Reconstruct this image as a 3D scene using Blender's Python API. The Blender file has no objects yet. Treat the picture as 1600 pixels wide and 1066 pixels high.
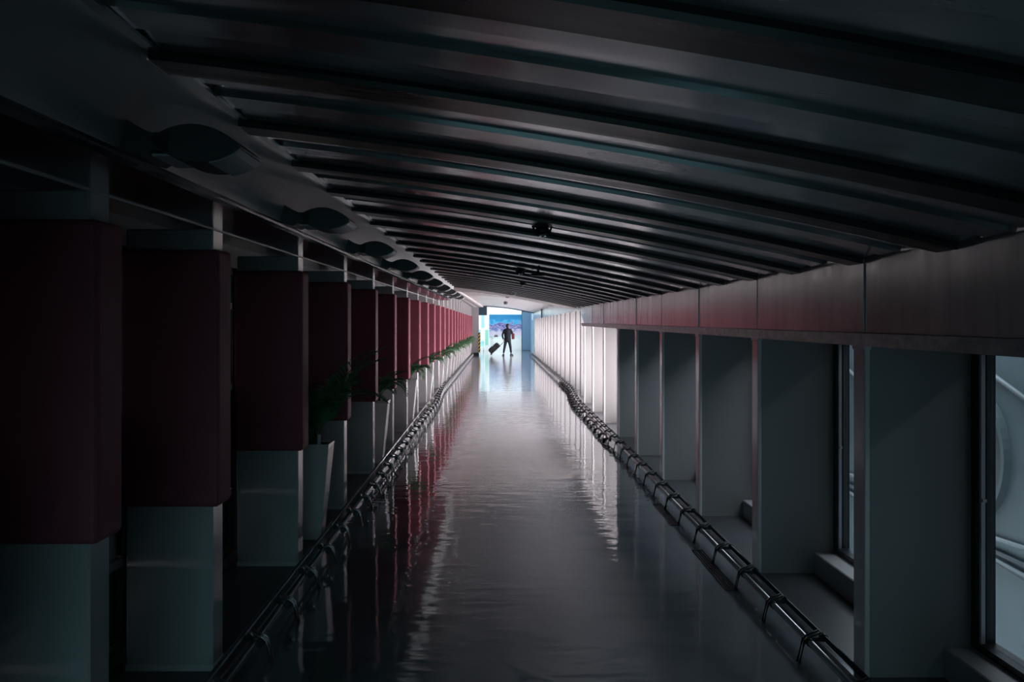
import bpy, bmesh, math, random
from mathutils import Vector, Matrix
random.seed(7)
sc = bpy.context.scene
COL = sc.collection

# ------------------------------------------------------------------ camera, sky, lights, exposure
cam_d = bpy.data.cameras.new('camera')
cam = bpy.data.objects.new('camera', cam_d)
COL.objects.link(cam)
cam.location = (0, 0, 1.6)
cam.rotation_euler = (math.radians(90), 0, 0)
cam_d.lens = 31.5
cam_d.sensor_width = 36
cam_d.shift_x = 22 / 1600
cam_d.shift_y = -25 / 1600
cam_d.clip_end = 400
sc.camera = cam

w = bpy.data.worlds.new('overcast_sky')
sc.world = w
w.use_nodes = True
wn = w.node_tree.nodes
wn['Background'].inputs[0].default_value = (0.93, 0.86, 0.92, 1)
wn['Background'].inputs[1].default_value = 4.2


def area(name, loc, rot, sx, sy, power, col=(1, 1, 1), portal=False, spread=180):
    d = bpy.data.lights.new(name, 'AREA')
    d.shape = 'RECTANGLE'
    d.size, d.size_y = sx, sy
    d.energy = power
    d.color = col
    d.spread = math.radians(spread)
    if portal:
        d.cycles.is_portal = True
    o = bpy.data.objects.new(name, d)
    COL.objects.link(o)
    o.location = loc
    o.rotation_euler = rot
    return o


# portals only guide the sky's own light through the openings, they add none
area('sky_portal_gap', (3.33, 5.0, 3.02), (0, 0, 0), 1.9, 16.0, 1, portal=True)
area('sky_portal_hall', (-0.7, 52.9, 3.55), (0, 0, 0), 6.0, 9.0, 1, portal=True)
# open daylight falling through the long run of unobstructed right-hand windows
area('window_daylight', (2.56, 30.3, 1.05), (0, math.radians(90), 0), 1.8, 34.2, 1180, (1.0, 0.93, 0.95))
# added teal fill behind the camera, lifts the near darks
area('rear_fill_light', (0.1, -2.4, 1.25), (math.radians(76), 0, 0), 2.6, 1.5, 2.5, (0.36, 0.76, 0.84), spread=55)

sc.view_settings.view_transform = 'Standard'
sc.view_settings.look = 'None'
sc.view_settings.gamma = 1
sc.view_settings.use_curve_mapping = False
sc.view_settings.exposure = 0.55
sc.cycles.use_denoising = True
sc.cycles.max_bounces = 12
sc.cycles.diffuse_bounces = 6
sc.cycles.glossy_bounces = 6
sc.cycles.transparent_max_bounces = 16
sc.cycles.sample_clamp_indirect = 6
sc.cycles.caustics_reflective = False
sc.cycles.caustics_refractive = False

# ------------------------------------------------------------------ measurements
CREST = 21.5          # where the gentle ramp meets the level far stretch
SLOPE = 8 / 1400.0
Y0 = -3.0             # an added wall closes the walkway here against the sky
YE = 47.6             # end of the walkway, start of the hall


def fl(y):
    return -SLOPE * (CREST - y) if y < CREST else 0.0


def sm(a, b, t):
    t = max(0, min(1, (t - a) / (b - a)))
    return t * t * (3 - 2 * t)


def dxr(y):
    return 0.15 * sm(17.5, 21.5, y)


# ------------------------------------------------------------------ materials
def mat(name, base=(0.5, 0.5, 0.5), rough=0.5, metal=0.0, ior=1.5, noise=None, bump=None, rough_var=None, coat=0, spec=None):
    """noise=(scale xyz, amount, second colour); bump=(scale xyz, distance, strength)"""
    m = bpy.data.materials.new(name)
    m.use_nodes = True
    nt = m.node_tree
    b = nt.nodes['Principled BSDF']
    b.inputs['Base Color'].default_value = (*base, 1)
    b.inputs['Roughness'].default_value = rough
    b.inputs['Metallic'].default_value = metal
    b.inputs['IOR'].default_value = ior
    b.inputs['Coat Weight'].default_value = coat
    if spec is not None:
        b.inputs['Specular IOR Level'].default_value = spec
    tc = nt.nodes.new('ShaderNodeTexCoord')

    def nz(scale, detail=3.0, rgh=0.55):
        mp = nt.nodes.new('ShaderNodeMapping')
        mp.inputs['Scale'].default_value = scale
        nt.links.new(tc.outputs['Object'], mp.inputs[0])
        n = nt.nodes.new('ShaderNodeTexNoise')
        n.inputs['Scale'].default_value = 1.0
        n.inputs['Detail'].default_value = detail
        n.inputs['Roughness'].default_value = rgh
        nt.links.new(mp.outputs[0], n.inputs['Vector'])
        return n
    if noise:
        n = nz(noise[0], 5)
        r = nt.nodes.new('ShaderNodeMapRange')
        r.inputs['From Min'].default_value = 0.35
        r.inputs['From Max'].default_value = 0.65
        r.inputs['To Max'].default_value = noise[1]
        nt.links.new(n.outputs['Fac'], r.inputs['Value'])
        mx = nt.nodes.new('ShaderNodeMix')
        mx.data_type = 'RGBA'
        mx.inputs[6].default_value = (*base, 1)
        mx.inputs[7].default_value = (*noise[2], 1)
        nt.links.new(r.outputs[0], mx.inputs[0])
        nt.links.new(mx.outputs[2], b.inputs['Base Color'])
    if rough_var:
        n = nz(rough_var[0], 3)
        r = nt.nodes.new('ShaderNodeMapRange')
        r.inputs['From Min'].default_value = 0.3
        r.inputs['From Max'].default_value = 0.7
        r.inputs['To Min'].default_value = rough_var[1]
        r.inputs['To Max'].default_value = rough_var[2]
        nt.links.new(n.outputs['Fac'], r.inputs['Value'])
        nt.links.new(r.outputs[0], b.inputs['Roughness'])
    prev = None
    if bump:
        for bb in (bump if isinstance(bump, list) else [bump]):
            n = nz(bb[0], 2.0)
            bp = nt.nodes.new('ShaderNodeBump')
            bp.inputs['Distance'].default_value = bb[1]
            bp.inputs['Strength'].default_value = bb[2]
            nt.links.new(n.outputs['Fac'], bp.inputs['Height'])
            if prev:
                nt.links.new(prev.outputs[0], bp.inputs['Normal'])
            nt.links.new(bp.outputs[0], b.inputs['Normal'])
            prev = bp
    return m


def wear_and_sheen(m, lo, hi, centre_rough):  # wear roughens the centre; its paler colour paints in the ceiling's reflection
    nt = m.node_tree
    b = nt.nodes['Principled BSDF']
    src = b.inputs['Roughness'].links[0].from_socket
    tc = nt.nodes.new('ShaderNodeTexCoord')
    mp = nt.nodes.new('ShaderNodeMapping')
    mp.inputs['Scale'].default_value = (0.7, 3.0, 1)
    nt.links.new(tc.outputs['Object'], mp.inputs[0])
    n = nt.nodes.new('ShaderNodeTexNoise')
    n.inputs['Scale'].default_value = 1.0
    n.inputs['Detail'].default_value = 4
    nt.links.new(mp.outputs[0], n.inputs['Vector'])
    sp = nt.nodes.new('ShaderNodeSeparateXYZ')
    nt.links.new(tc.outputs['Object'], sp.inputs[0])
    def mth(op, a, v):
        q = nt.nodes.new('ShaderNodeMath')
        q.operation = op
        nt.links.new(a, q.inputs[0])
        if isinstance(v, (int, float)):
            q.inputs[1].default_value = v
        else:
            nt.links.new(v, q.inputs[1])
        return q.outputs[0]
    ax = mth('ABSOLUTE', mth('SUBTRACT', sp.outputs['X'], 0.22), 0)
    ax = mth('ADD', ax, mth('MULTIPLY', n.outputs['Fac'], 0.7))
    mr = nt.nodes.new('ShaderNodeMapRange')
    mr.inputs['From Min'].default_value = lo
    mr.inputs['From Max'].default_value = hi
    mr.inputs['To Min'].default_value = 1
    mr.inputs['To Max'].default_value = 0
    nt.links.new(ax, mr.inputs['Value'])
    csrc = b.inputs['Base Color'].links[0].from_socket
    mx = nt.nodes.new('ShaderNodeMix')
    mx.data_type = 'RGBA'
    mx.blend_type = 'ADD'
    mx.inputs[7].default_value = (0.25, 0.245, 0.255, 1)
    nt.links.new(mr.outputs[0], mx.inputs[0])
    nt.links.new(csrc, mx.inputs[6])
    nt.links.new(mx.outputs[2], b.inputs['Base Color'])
    r = mth('ADD', src, mth('MULTIPLY', mr.outputs[0], centre_rough))
    nt.links.new(r, b.inputs['Roughness'])


def glass_mat(name, tint, refl=0.9, rough=0.0):
    """thin pane: tinted see-through plus mirror reflection by Fresnel"""
    m = bpy.data.materials.new(name)
    m.use_nodes = True
    nt = m.node_tree
    nt.nodes.remove(nt.nodes['Principled BSDF'])
    out = nt.nodes['Material Output']
    t = nt.nodes.new('ShaderNodeBsdfTransparent')
    t.inputs[0].default_value = (*tint, 1)
    g = nt.nodes.new('ShaderNodeBsdfGlossy')
    g.inputs['Roughness'].default_value = rough
    g.inputs[0].default_value = (refl, refl, refl, 1)
    f = nt.nodes.new('ShaderNodeFresnel')
    ge = nt.nodes.new('ShaderNodeNewGeometry')
    mr = nt.nodes.new('ShaderNodeMapRange')
    mr.inputs['To Min'].default_value = 1.5
    mr.inputs['To Max'].default_value = 1 / 1.5
    nt.links.new(ge.outputs['Backfacing'], mr.inputs['Value'])
    nt.links.new(mr.outputs[0], f.inputs[0])
    mx = nt.nodes.new('ShaderNodeMixShader')
    nt.links.new(f.outputs[0], mx.inputs[0])
    nt.links.new(t.outputs[0], mx.inputs[1])
    nt.links.new(g.outputs[0], mx.inputs[2])
    nt.links.new(mx.outputs[0], out.inputs[0])
    return m


M = {}
M['floor'] = mat('polished_resin_floor', (0.20, 0.21, 0.235), 0.1, ior=1.9,
                 noise=((0.8, 1.6, 1), 0.6, (0.16, 0.175, 0.195)),
                 rough_var=((0.9, 2.5, 1), 0.012, 0.04),
                 bump=[((2.4, 6.0, 1), 0.006, 0.6), ((0.8, 11.0, 1), 0.0018, 0.5)])
wear_and_sheen(M['floor'], 0.8, 1.3, 0.05)
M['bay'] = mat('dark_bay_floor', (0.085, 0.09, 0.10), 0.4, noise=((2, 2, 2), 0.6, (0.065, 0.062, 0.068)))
M['paint'] = mat('pale_grey_paint', (0.52, 0.50, 0.51), 0.45, noise=((1.5, 1.5, 3), 0.5, (0.46, 0.45, 0.46)))
M['paintw'] = mat('white_paint', (0.74, 0.70, 0.71), 0.5, noise=((1.5, 1.5, 3), 0.4, (0.70, 0.66, 0.67)))
M['fin'] = mat('fin_paint', (0.34, 0.33, 0.33), 0.5, noise=((2, 2, 0.7), 0.5, (0.31, 0.30, 0.30)), bump=((60, 60, 60), 0.0006, 0.3))
M['finedge'] = mat('fin_edge_paint', (0.2, 0.2, 0.21), 0.5)
M['flange'] = mat('flange_paint', (0.85, 0.83, 0.84), 0.16, ior=2.2, noise=((6, 6, 2), 0.7, (0.72, 0.70, 0.72)), bump=((25, 25, 8), 0.001, 0.4))
M['column'] = mat('column_paint', (0.64, 0.62, 0.63), 0.12, ior=2.4, noise=((3, 3, 1), 0.5, (0.58, 0.57, 0.58)))
M['red'] = mat('dark_red_upholstery', (0.38, 0.085, 0.125), 0.65, noise=((5, 5, 5), 0.5, (0.33, 0.075, 0.11)), bump=((220, 220, 220), 0.001, 0.4))
M['ceil'] = mat('brushed_ceiling_sheet', (0.82, 0.85, 0.88), 0.3, metal=0.7,
                noise=((1.0, 5, 1), 0.8, (0.66, 0.68, 0.70)), rough_var=((1.0, 3, 1), 0.10, 0.30),
                bump=((1.2, 6, 1), 0.006, 0.25))
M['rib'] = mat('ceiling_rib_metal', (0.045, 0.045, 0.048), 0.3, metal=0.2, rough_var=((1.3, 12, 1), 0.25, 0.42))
M['ceilfar'] = mat('pale_ceiling_sheet', (0.78, 0.72, 0.70), 0.35, metal=0.25, rough_var=((1.3, 8, 1), 0.25, 0.45))
M['bulk'] = mat('bulkhead_sheet', (0.66, 0.67, 0.66), 0.3, metal=0.35, noise=((2, 1, 2), 0.6, (0.56, 0.57, 0.57)), bump=((3, 1.2, 3), 0.004, 0.3))
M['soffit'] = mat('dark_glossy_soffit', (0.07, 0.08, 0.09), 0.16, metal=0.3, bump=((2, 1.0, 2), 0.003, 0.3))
M['fascia'] = mat('streaked_fascia_steel', (0.62, 0.59, 0.60), 0.2, metal=0.45,
                  noise=((1, 9, 0.8), 0.7, (0.42, 0.40, 0.42)), rough_var=((1, 14, 0.6), 0.14, 0.27),
                  bump=((1, 12, 0.4), 0.003, 0.3))
M['ledge'] = mat('caulked_ledge', (0.66, 0.63, 0.65), 0.35, ior=1.8, noise=((10, 9, 20), 1.0, (0.42, 0.41, 0.42)), bump=((30, 24, 40), 0.006, 0.8))
M['pipe'] = mat('rail_pipe_steel', (0.34, 0.34, 0.36), 0.22, metal=0.9, noise=((8, 3, 8), 0.5, (0.25, 0.25, 0.26)))
M['pipedark'] = mat('dark_bracket_steel', (0.05, 0.052, 0.055), 0.3, metal=0.6)
M['railstrip'] = mat('rail_insert', (0.62, 0.60, 0.62), 0.3, metal=0.8)
M['frame'] = mat('black_window_frame', (0.025, 0.03, 0.034), 0.35)
M['glass'] = glass_mat('window_glass', (0.80, 0.90, 0.92))
M['glass_clear'] = glass_mat('clear_window_glass', (0.9, 0.9, 0.9))
M['glass_dark'] = glass_mat('tinted_window_glass', (0.07, 0.078, 0.082))
M['ext'] = mat('exterior_cladding', (0.10, 0.14, 0.158), 0.6, noise=((0.6, 1.5, 3), 0.8, (0.08, 0.115, 0.13)))
M['extpipe'] = mat('exterior_pipe', (0.2, 0.24, 0.26), 0.5)
M['extdark'] = mat('exterior_relief', (0.06, 0.08, 0.09), 0.5, noise=((2, 2, 2), 0.6, (0.045, 0.06, 0.068)))
M['ground'] = mat('apron_concrete', (0.5, 0.49, 0.48), 0.8, noise=((0.3, 0.3, 0.3), 0.6, (0.4, 0.4, 0.4)))
M['lampb'] = mat('lamp_casing', (0.10, 0.11, 0.12), 0.4)
M['lampg'] = mat('pale_lip_and_highlight', (0.70, 0.68, 0.69), 0.4)  # pale lip finish, also paints the light caught on the lamps
M['black'] = mat('matt_black', (0.012, 0.014, 0.016), 0.5)
M['planter'] = mat('planter_finish', (0.80, 0.76, 0.77), 0.13, ior=1.9, noise=((4, 4, 3), 0.5, (0.74, 0.70, 0.71)))
M['soil'] = mat('soil', (0.03, 0.022, 0.016), 0.9, bump=((60, 60, 60), 0.01, 1))
M['leaf'] = mat('palm_leaf', (0.09, 0.29, 0.13), 0.35, noise=((9, 9, 9), 0.8, (0.05, 0.18, 0.08)))
M['stem'] = mat('palm_stem', (0.12, 0.17, 0.06), 0.5)
M['tag'] = mat('white_stake', (0.7, 0.7, 0.7), 0.4)
M['suit'] = mat('dark_suit_cloth', (0.010, 0.015, 0.024), 0.85)
M['skin'] = mat('skin', (0.34, 0.20, 0.14), 0.5)
M['hair'] = mat('black_hair', (0.012, 0.010, 0.010), 0.5)
M['shoe'] = mat('black_shoe', (0.01, 0.01, 0.012), 0.3)
M['bagred'] = mat('dark_red_bag', (0.16, 0.018, 0.03), 0.6)
M['case'] = mat('black_suitcase_cloth', (0.014, 0.016, 0.02), 0.55)
M['chrome'] = mat('chrome', (0.7, 0.7, 0.72), 0.2, metal=1)
M['blue'] = mat('blue_grey_panel', (0.13, 0.23, 0.33), 0.45, noise=((3, 3, 1), 0.4, (0.10, 0.19, 0.28)))
M['bluedark'] = mat('dark_blue_trim', (0.05, 0.10, 0.14), 0.4)
M['hallw'] = mat('hall_white', (0.90, 0.89, 0.85), 0.5)
M['teal'] = mat('pale_teal_panel', (0.36, 0.66, 0.66), 0.35)
M['green'] = mat('green_panel', (0.30, 0.66, 0.48), 0.35)
M['cable'] = mat('black_cable', (0.012, 0.013, 0.015), 0.4)
M['grille'] = mat('grille_steel', (0.10, 0.11, 0.12), 0.35, metal=0.8)
M['yellow'] = None


def hazard():
    m = bpy.data.materials.new('hazard_tape')
    m.use_nodes = True
    nt = m.node_tree
    b = nt.nodes['Principled BSDF']
    b.inputs['Roughness'].default_value = 0.45
    tc = nt.nodes.new('ShaderNodeTexCoord')
    wv = nt.nodes.new('ShaderNodeMath')      # x + z, striped
    sp = nt.nodes.new('ShaderNodeSeparateXYZ')
    nt.links.new(tc.outputs['Object'], sp.inputs[0])
    wv.operation = 'SUBTRACT'
    nt.links.new(sp.outputs['Z'], wv.inputs[0])
    nt.links.new(sp.outputs['X'], wv.inputs[1])
    ml = nt.nodes.new('ShaderNodeMath')
    ml.operation = 'MULTIPLY'
    ml.inputs[1].default_value = 5.4
    nt.links.new(wv.outputs[0], ml.inputs[0])
    fr = nt.nodes.new('ShaderNodeMath')
    fr.operation = 'FRACT'
    nt.links.new(ml.outputs[0], fr.inputs[0])
    gt = nt.nodes.new('ShaderNodeMath')
    gt.operation = 'GREATER_THAN'
    gt.inputs[1].default_value = 0.5
    nt.links.new(fr.outputs[0], gt.inputs[0])
    mx = nt.nodes.new('ShaderNodeMix')
    mx.data_type = 'RGBA'
    mx.inputs[6].default_value = (0.02, 0.02, 0.02, 1)
    mx.inputs[7].default_value = (0.85, 0.55, 0.03, 1)
    nt.links.new(gt.outputs[0], mx.inputs[0])
    nt.links.new(mx.outputs[2], b.inputs['Base Color'])
    return m


M['hazard'] = hazard()


def poster_mat():
    """backlit mountain photograph: blue sky above jagged peaks and pale snow/cloud below"""
    m = bpy.data.materials.new('backlit_mountain_poster')
    m.use_nodes = True
    nt = m.node_tree
    b = nt.nodes['Principled BSDF']
    tc = nt.nodes.new('ShaderNodeTexCoord')
    sp = nt.nodes.new('ShaderNodeSeparateXYZ')
    nt.links.new(tc.outputs['Object'], sp.inputs[0])
    n = nt.nodes.new('ShaderNodeTexNoise')
    n.inputs['Scale'].default_value = 3.0
    n.inputs['Detail'].default_value = 4
    mp = nt.nodes.new('ShaderNodeMapping')
    mp.inputs['Scale'].default_value = (1, 1, 1.6)
    nt.links.new(tc.outputs['Object'], mp.inputs[0])
    nt.links.new(mp.outputs[0], n.inputs['Vector'])
    ad = nt.nodes.new('ShaderNodeMath')
    ad.operation = 'MULTIPLY_ADD'
    nt.links.new(n.outputs['Fac'], ad.inputs[0])
    ad.inputs[1].default_value = 1.0
    nt.links.new(sp.outputs['Z'], ad.inputs[2])
    cr = nt.nodes.new('ShaderNodeValToRGB')
    e = cr.color_ramp.elements
    e[0].position = 0.0
    e[0].color = (0.50, 0.42, 0.47, 1)
    e[1].position = 1.0
    e[1].color = (0.005, 0.13, 0.28, 1)
    for p, c in ((0.26, (0.34, 0.32, 0.44, 1)), (0.36, (0.03, 0.07, 0.22, 1)), (0.43, (0.30, 0.24, 0.38, 1)),
                 (0.50, (0.01, 0.04, 0.18, 1)), (0.55, (0.20, 0.18, 0.32, 1)), (0.60, (0.05, 0.30, 0.50, 1)), (0.70, (0.01, 0.17, 0.34, 1))):
        x = e.new(p)
        x.color = c
    mr = nt.nodes.new('ShaderNodeMapRange')
    mr.inputs['From Min'].default_value = -0.25
    mr.inputs['From Max'].default_value = 1.3
    nt.links.new(ad.outputs[0], mr.inputs['Value'])
    nt.links.new(mr.outputs[0], cr.inputs['Fac'])
    nt.links.new(cr.outputs[0], b.inputs['Base Color'])
    nt.links.new(cr.outputs[0], b.inputs['Emission Color'])
    b.inputs['Emission Strength'].default_value = 0.2
    return m


M['poster'] = poster_mat()


# ------------------------------------------------------------------ helpers
class MB:
    def __init__(s):
        s.v, s.f, s.mi = [], [], []
        s.smooth = []

    def poly(s, pts, smooth=False, mi=0):
        n = len(s.v)
        s.v += [tuple(p) for p in pts]
        s.f.append(tuple(range(n, n + len(pts))))
        s.smooth.append(smooth)
        s.mi.append(mi)

    def hexa(s, c, mi=0):
        """8 corners: bottom 4 ccw then top 4 ccw"""
        n = len(s.v)
        s.v += [tuple(p) for p in c]
        for q in ((3, 2, 1, 0), (4, 5, 6, 7), (0, 1, 5, 4), (1, 2, 6, 5), (2, 3, 7, 6), (3, 0, 4, 7)):
            s.f.append(tuple(n + i for i in q))
            s.smooth.append(False)
            s.mi.append(mi)
        return s

    def box(s, x0, x1, y0, y1, z0, z1, mi=0):
        return s.hexa([(x0, y0, z0), (x1, y0, z0), (x1, y1, z0), (x0, y1, z0),
                       (x0, y0, z1), (x1, y0, z1), (x1, y1, z1), (x0, y1, z1)], mi)

    def sweep(s, rings, closed=True, caps=True, smooth=True, mi=0):
        n = len(s.v)
        k = len(rings[0])
        for r in rings:
            s.v += [tuple(p) for p in r]
        for i in range(len(rings) - 1):
            for j in range(k if closed else k - 1):
                a = n + i * k + j
                b = n + i * k + (j + 1) % k
                s.f.append((a, b, b + k, a + k))
                s.smooth.append(smooth)
                s.mi.append(mi)
        if caps and closed:
            s.f.append(tuple(n + j for j in reversed(range(k))))
            s.f.append(tuple(n + (len(rings) - 1) * k + j for j in range(k)))
            s.smooth += [False, False]
            s.mi += [mi, mi]
        return s

    def tube(s, pts, r, k=8, mi=0):
        pts = [Vector(p) for p in pts]
        rings = []
        up0 = Vector((0, 0, 1))
        for i, p in enumerate(pts):
            if i == 0:
                d = pts[1] - pts[0]
            elif i == len(pts) - 1:
                d = pts[-1] - pts[-2]
            else:
                d = (pts[i + 1] - pts[i]).normalized() + (pts[i] - pts[i - 1]).normalized()
            d.normalize()
            up = up0 if abs(d.z) < 0.95 else Vector((1, 0, 0))
            a = d.cross(up).normalized()
            b = a.cross(d).normalized()
            rr = r[i] if isinstance(r, (list, tuple)) else r
            rings.append([p + (a * math.cos(t) + b * math.sin(t)) * rr for t in [2 * math.pi * j / k for j in range(k)]])
        return s.sweep(rings, mi=mi)

    def build(s, name, m, parent=None, bevel=0, seg=2, loc=None, recalc=True):
        me = bpy.data.meshes.new(name)
        me.from_pydata(s.v, [], s.f)
        for p, sm_, mi in zip(me.polygons, s.smooth, s.mi):
            p.use_smooth = sm_
            p.material_index = mi
        for x in (m if isinstance(m, (list, tuple)) else [m]):
            me.materials.append(x)
        if recalc:
            bm = bmesh.new()
            bm.from_mesh(me)
            bmesh.ops.recalc_face_normals(bm, faces=bm.faces)
            bm.to_mesh(me)
            bm.free()
        o = bpy.data.objects.new(name, me)
        COL.objects.link(o)
        if loc:
            o.location = loc
        if parent:
            o.parent = parent
        if bevel:
            md = o.modifiers.new('bevel', 'BEVEL')
            md.width = bevel
            md.segments = seg
            md.limit_method = 'ANGLE'
        return o


def bx(*a, mi=0):
    return MB().box(*a, mi=mi)


def tag(o, label=None, cat=None, group=None, kind=None):
    if label:
        o['label'] = label
    if cat:
        o['category'] = cat
    if group:
        o['group'] = group
    if kind:
        o['kind'] = kind
    return o


def empty(name, loc, label=None, cat=None, group=None, kind=None, rz=0):
    o = bpy.data.objects.new(name, None)
    COL.objects.link(o)
    o.location = loc
    o.rotation_euler = (0, 0, rz)
    return tag(o, label, cat, group, kind)


def copy_one(o, parent=None):
    c = o.copy()
    COL.objects.link(c)
    c.parent = parent
    return c


def copy_tree(o, parent=None):
    c = copy_one(o, parent)
    for ch in list(o.children):
        copy_tree(ch, c)
    return c


ORD = ['first', 'second', 'third', 'fourth', 'fifth', 'sixth', 'seventh', 'eighth', 'ninth', 'tenth', 'eleventh', 'twelfth',
       'thirteenth', 'fourteenth', 'fifteenth', 'sixteenth', 'seventeenth', 'eighteenth', 'nineteenth', 'twentieth',
       'twenty-first', 'twenty-second', 'twenty-third', 'twenty-fourth', 'twenty-fifth', 'twenty-sixth', 'twenty-seventh',
       'twenty-eighth', 'twenty-ninth', 'thirtieth']


def run(profile, ys, name, m, parent=None, closed=True, smooth=False, xoff=None):
    """sweep a cross-section (x, height above floor) along the walkway"""
    mb = MB()
    rings = [[((x + (xoff(y) if xoff else 0)), y, fl(y) + h) for x, h in profile] for y in ys]
    mb.sweep(rings, closed=closed, smooth=smooth)
    return mb.build(name, m, parent)


YS = [Y0, CREST, YE]
YSR = [Y0, 17.5, 18.5, 19.5, 20.5, CREST, YE]

# ------------------------------------------------------------------ setting: floor, bays, outer walls
mb = MB()
ys = [Y0, 5, 12, 17.5, 18.5, 19.5, 20.5, 21.5, 30, 40, 57.6]
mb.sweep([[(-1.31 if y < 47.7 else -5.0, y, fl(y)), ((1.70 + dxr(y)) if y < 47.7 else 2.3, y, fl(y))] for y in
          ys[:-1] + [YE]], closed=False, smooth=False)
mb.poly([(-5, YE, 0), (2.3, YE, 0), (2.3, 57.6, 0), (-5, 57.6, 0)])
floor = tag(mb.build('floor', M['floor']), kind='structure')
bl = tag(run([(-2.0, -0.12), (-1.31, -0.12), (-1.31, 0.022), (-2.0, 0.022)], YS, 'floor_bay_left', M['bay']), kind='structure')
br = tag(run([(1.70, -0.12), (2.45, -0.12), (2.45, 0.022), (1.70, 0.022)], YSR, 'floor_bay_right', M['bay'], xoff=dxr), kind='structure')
tag(run([(-1.315, -0.1), (-1.295, -0.1), (-1.295, 0.03), (-1.315, 0.03)], YS, 'trim_1', M['railstrip']), kind='structure')
tag(run([(1.69, -0.1), (1.71, -0.1), (1.71, 0.03), (1.69, 0.03)], YSR, 'trim_2', M['pipe'], xoff=dxr), kind='structure')

# ---- columns on the left
cols_y = [1.9, 3.03, 4.34] + [6.19 + 1.85 * k for k in range(23)]
cols_y = [y for y in cols_y if y < YE - 0.3]
CX0, CX1 = -1.80, -1.38


def make_column(y, panel_low, top):
    r = empty('column', (0, y, fl(y)))
    mb = bx(CX0, CX1, 0, 0.155, 0.022, top)
    mb.build('shaft', M['column'], r, bevel=0.006, seg=1)
    p = bx(CX0 - 0.02, CX1 + 0.035, -0.025, 0.19, panel_low, 2.063)
    po = p.build('padded_panel', M['red'], r, bevel=0.022, seg=3)
    bx(CX0 - 0.004, CX1 + 0.004, -0.004, 0.159, 0.022, 0.05).build('foot_plate', M['flange'], r)
    return r


proto = {}
for i, y in enumerate(cols_y):
    key = 'short' if i == 1 else ('far' if y > 20.2 else 'near')
    if key not in proto:
        c = proto[key] = make_column(y, {'short': 0.965, 'near': 0.818, 'far': 0.80}[key], 2.50 if key == 'far' else 2.163)
    else:
        c = copy_tree(proto[key])
        c.location = (0, y, fl(y))
    lab = '%s grey column from the camera along the left side, wrapped in a dark red padded panel' % ORD[i]
    if i == 1:
        lab = 'grey column nearest the camera in full view on the left, red padded panel ending slightly higher'
    if i == 0:
        lab = 'grey column with red padded panel mostly cut off by the left edge of the photo'
    tag(c, lab, 'column', 'padded columns along the left side')

# ---- left outer wall with a tinted window in every bay
WX = -1.86
wall_l = bpy.data.objects.new('wall_left', None)
mb = MB()
for i in range(-1, len(cols_y)):
    y0 = Y0 if i < 0 else cols_y[i]
    y1 = cols_y[i + 1] if i + 1 < len(cols_y) else YE
    if i < 0:
        pass
    # solid strip behind the column, sill and head of the bay
    s0, s1 = y0 + 0.19, y0 + 0.32
    f0 = fl(y0)
    if i >= 0:
        mb.box(WX - 0.12, WX, s0, s1, f0 - 0.15, f0 + 2.9)
    e0 = s1 if i >= 0 else Y0
    e1 = y1 + (0.19 if i + 1 < len(cols_y) else 0)
    if i < 0:
        mb.box(WX - 0.12, WX, e0, e1, f0 - 0.15, 2.9)
    else:
        mb.box(WX - 0.12, WX, e0, e1, f0 - 0.15, f0 + 0.10)
        mb.box(WX - 0.12, WX, e0, e1, f0 + 2.10, f0 + 2.9)
M['wall'] = mat('dark_wall_paint', (0.16, 0.17, 0.18), 0.5)
wall_l = tag(mb.build('wall_left', M['wall']), kind='structure')

wn_i = 1
for i in range(0, len(cols_y)):
    y0 = cols_y[i] + 0.32
    y1 = (cols_y[i + 1] + 0.19 if i + 1 < len(cols_y) else YE)
    if y1 - y0 < 0.3:
        continue
    f0 = fl(cols_y[i])
    L = y1 - y0
    r = empty('window_%d' % wn_i, (WX - 0.06, y0, f0), kind='structure')
    wn_i += 1
    fr = MB()
    t = 0.045
    fr.box(-0.04, 0.04, 0, t, 0.10, 2.10).box(-0.04, 0.04, L - t, L, 0.10, 2.10)
    for z in (0.10, 0.50, 1.24, 1.81, 2.055):
        fr.box(-0.04, 0.04, t, L - t, z, z + t)
    fr.box(-0.03, 0.02, t, L - t, 0.55, 1.24)
    fr.build('frame', M['frame'], r)
    for z0, z1 in ((0.145, 0.50), (1.285, 1.81), (1.855, 2.055)):
        bx(-0.006, 0.006, t, L - t, z0, z1).build('pane', M['glass_dark'], r)

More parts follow.
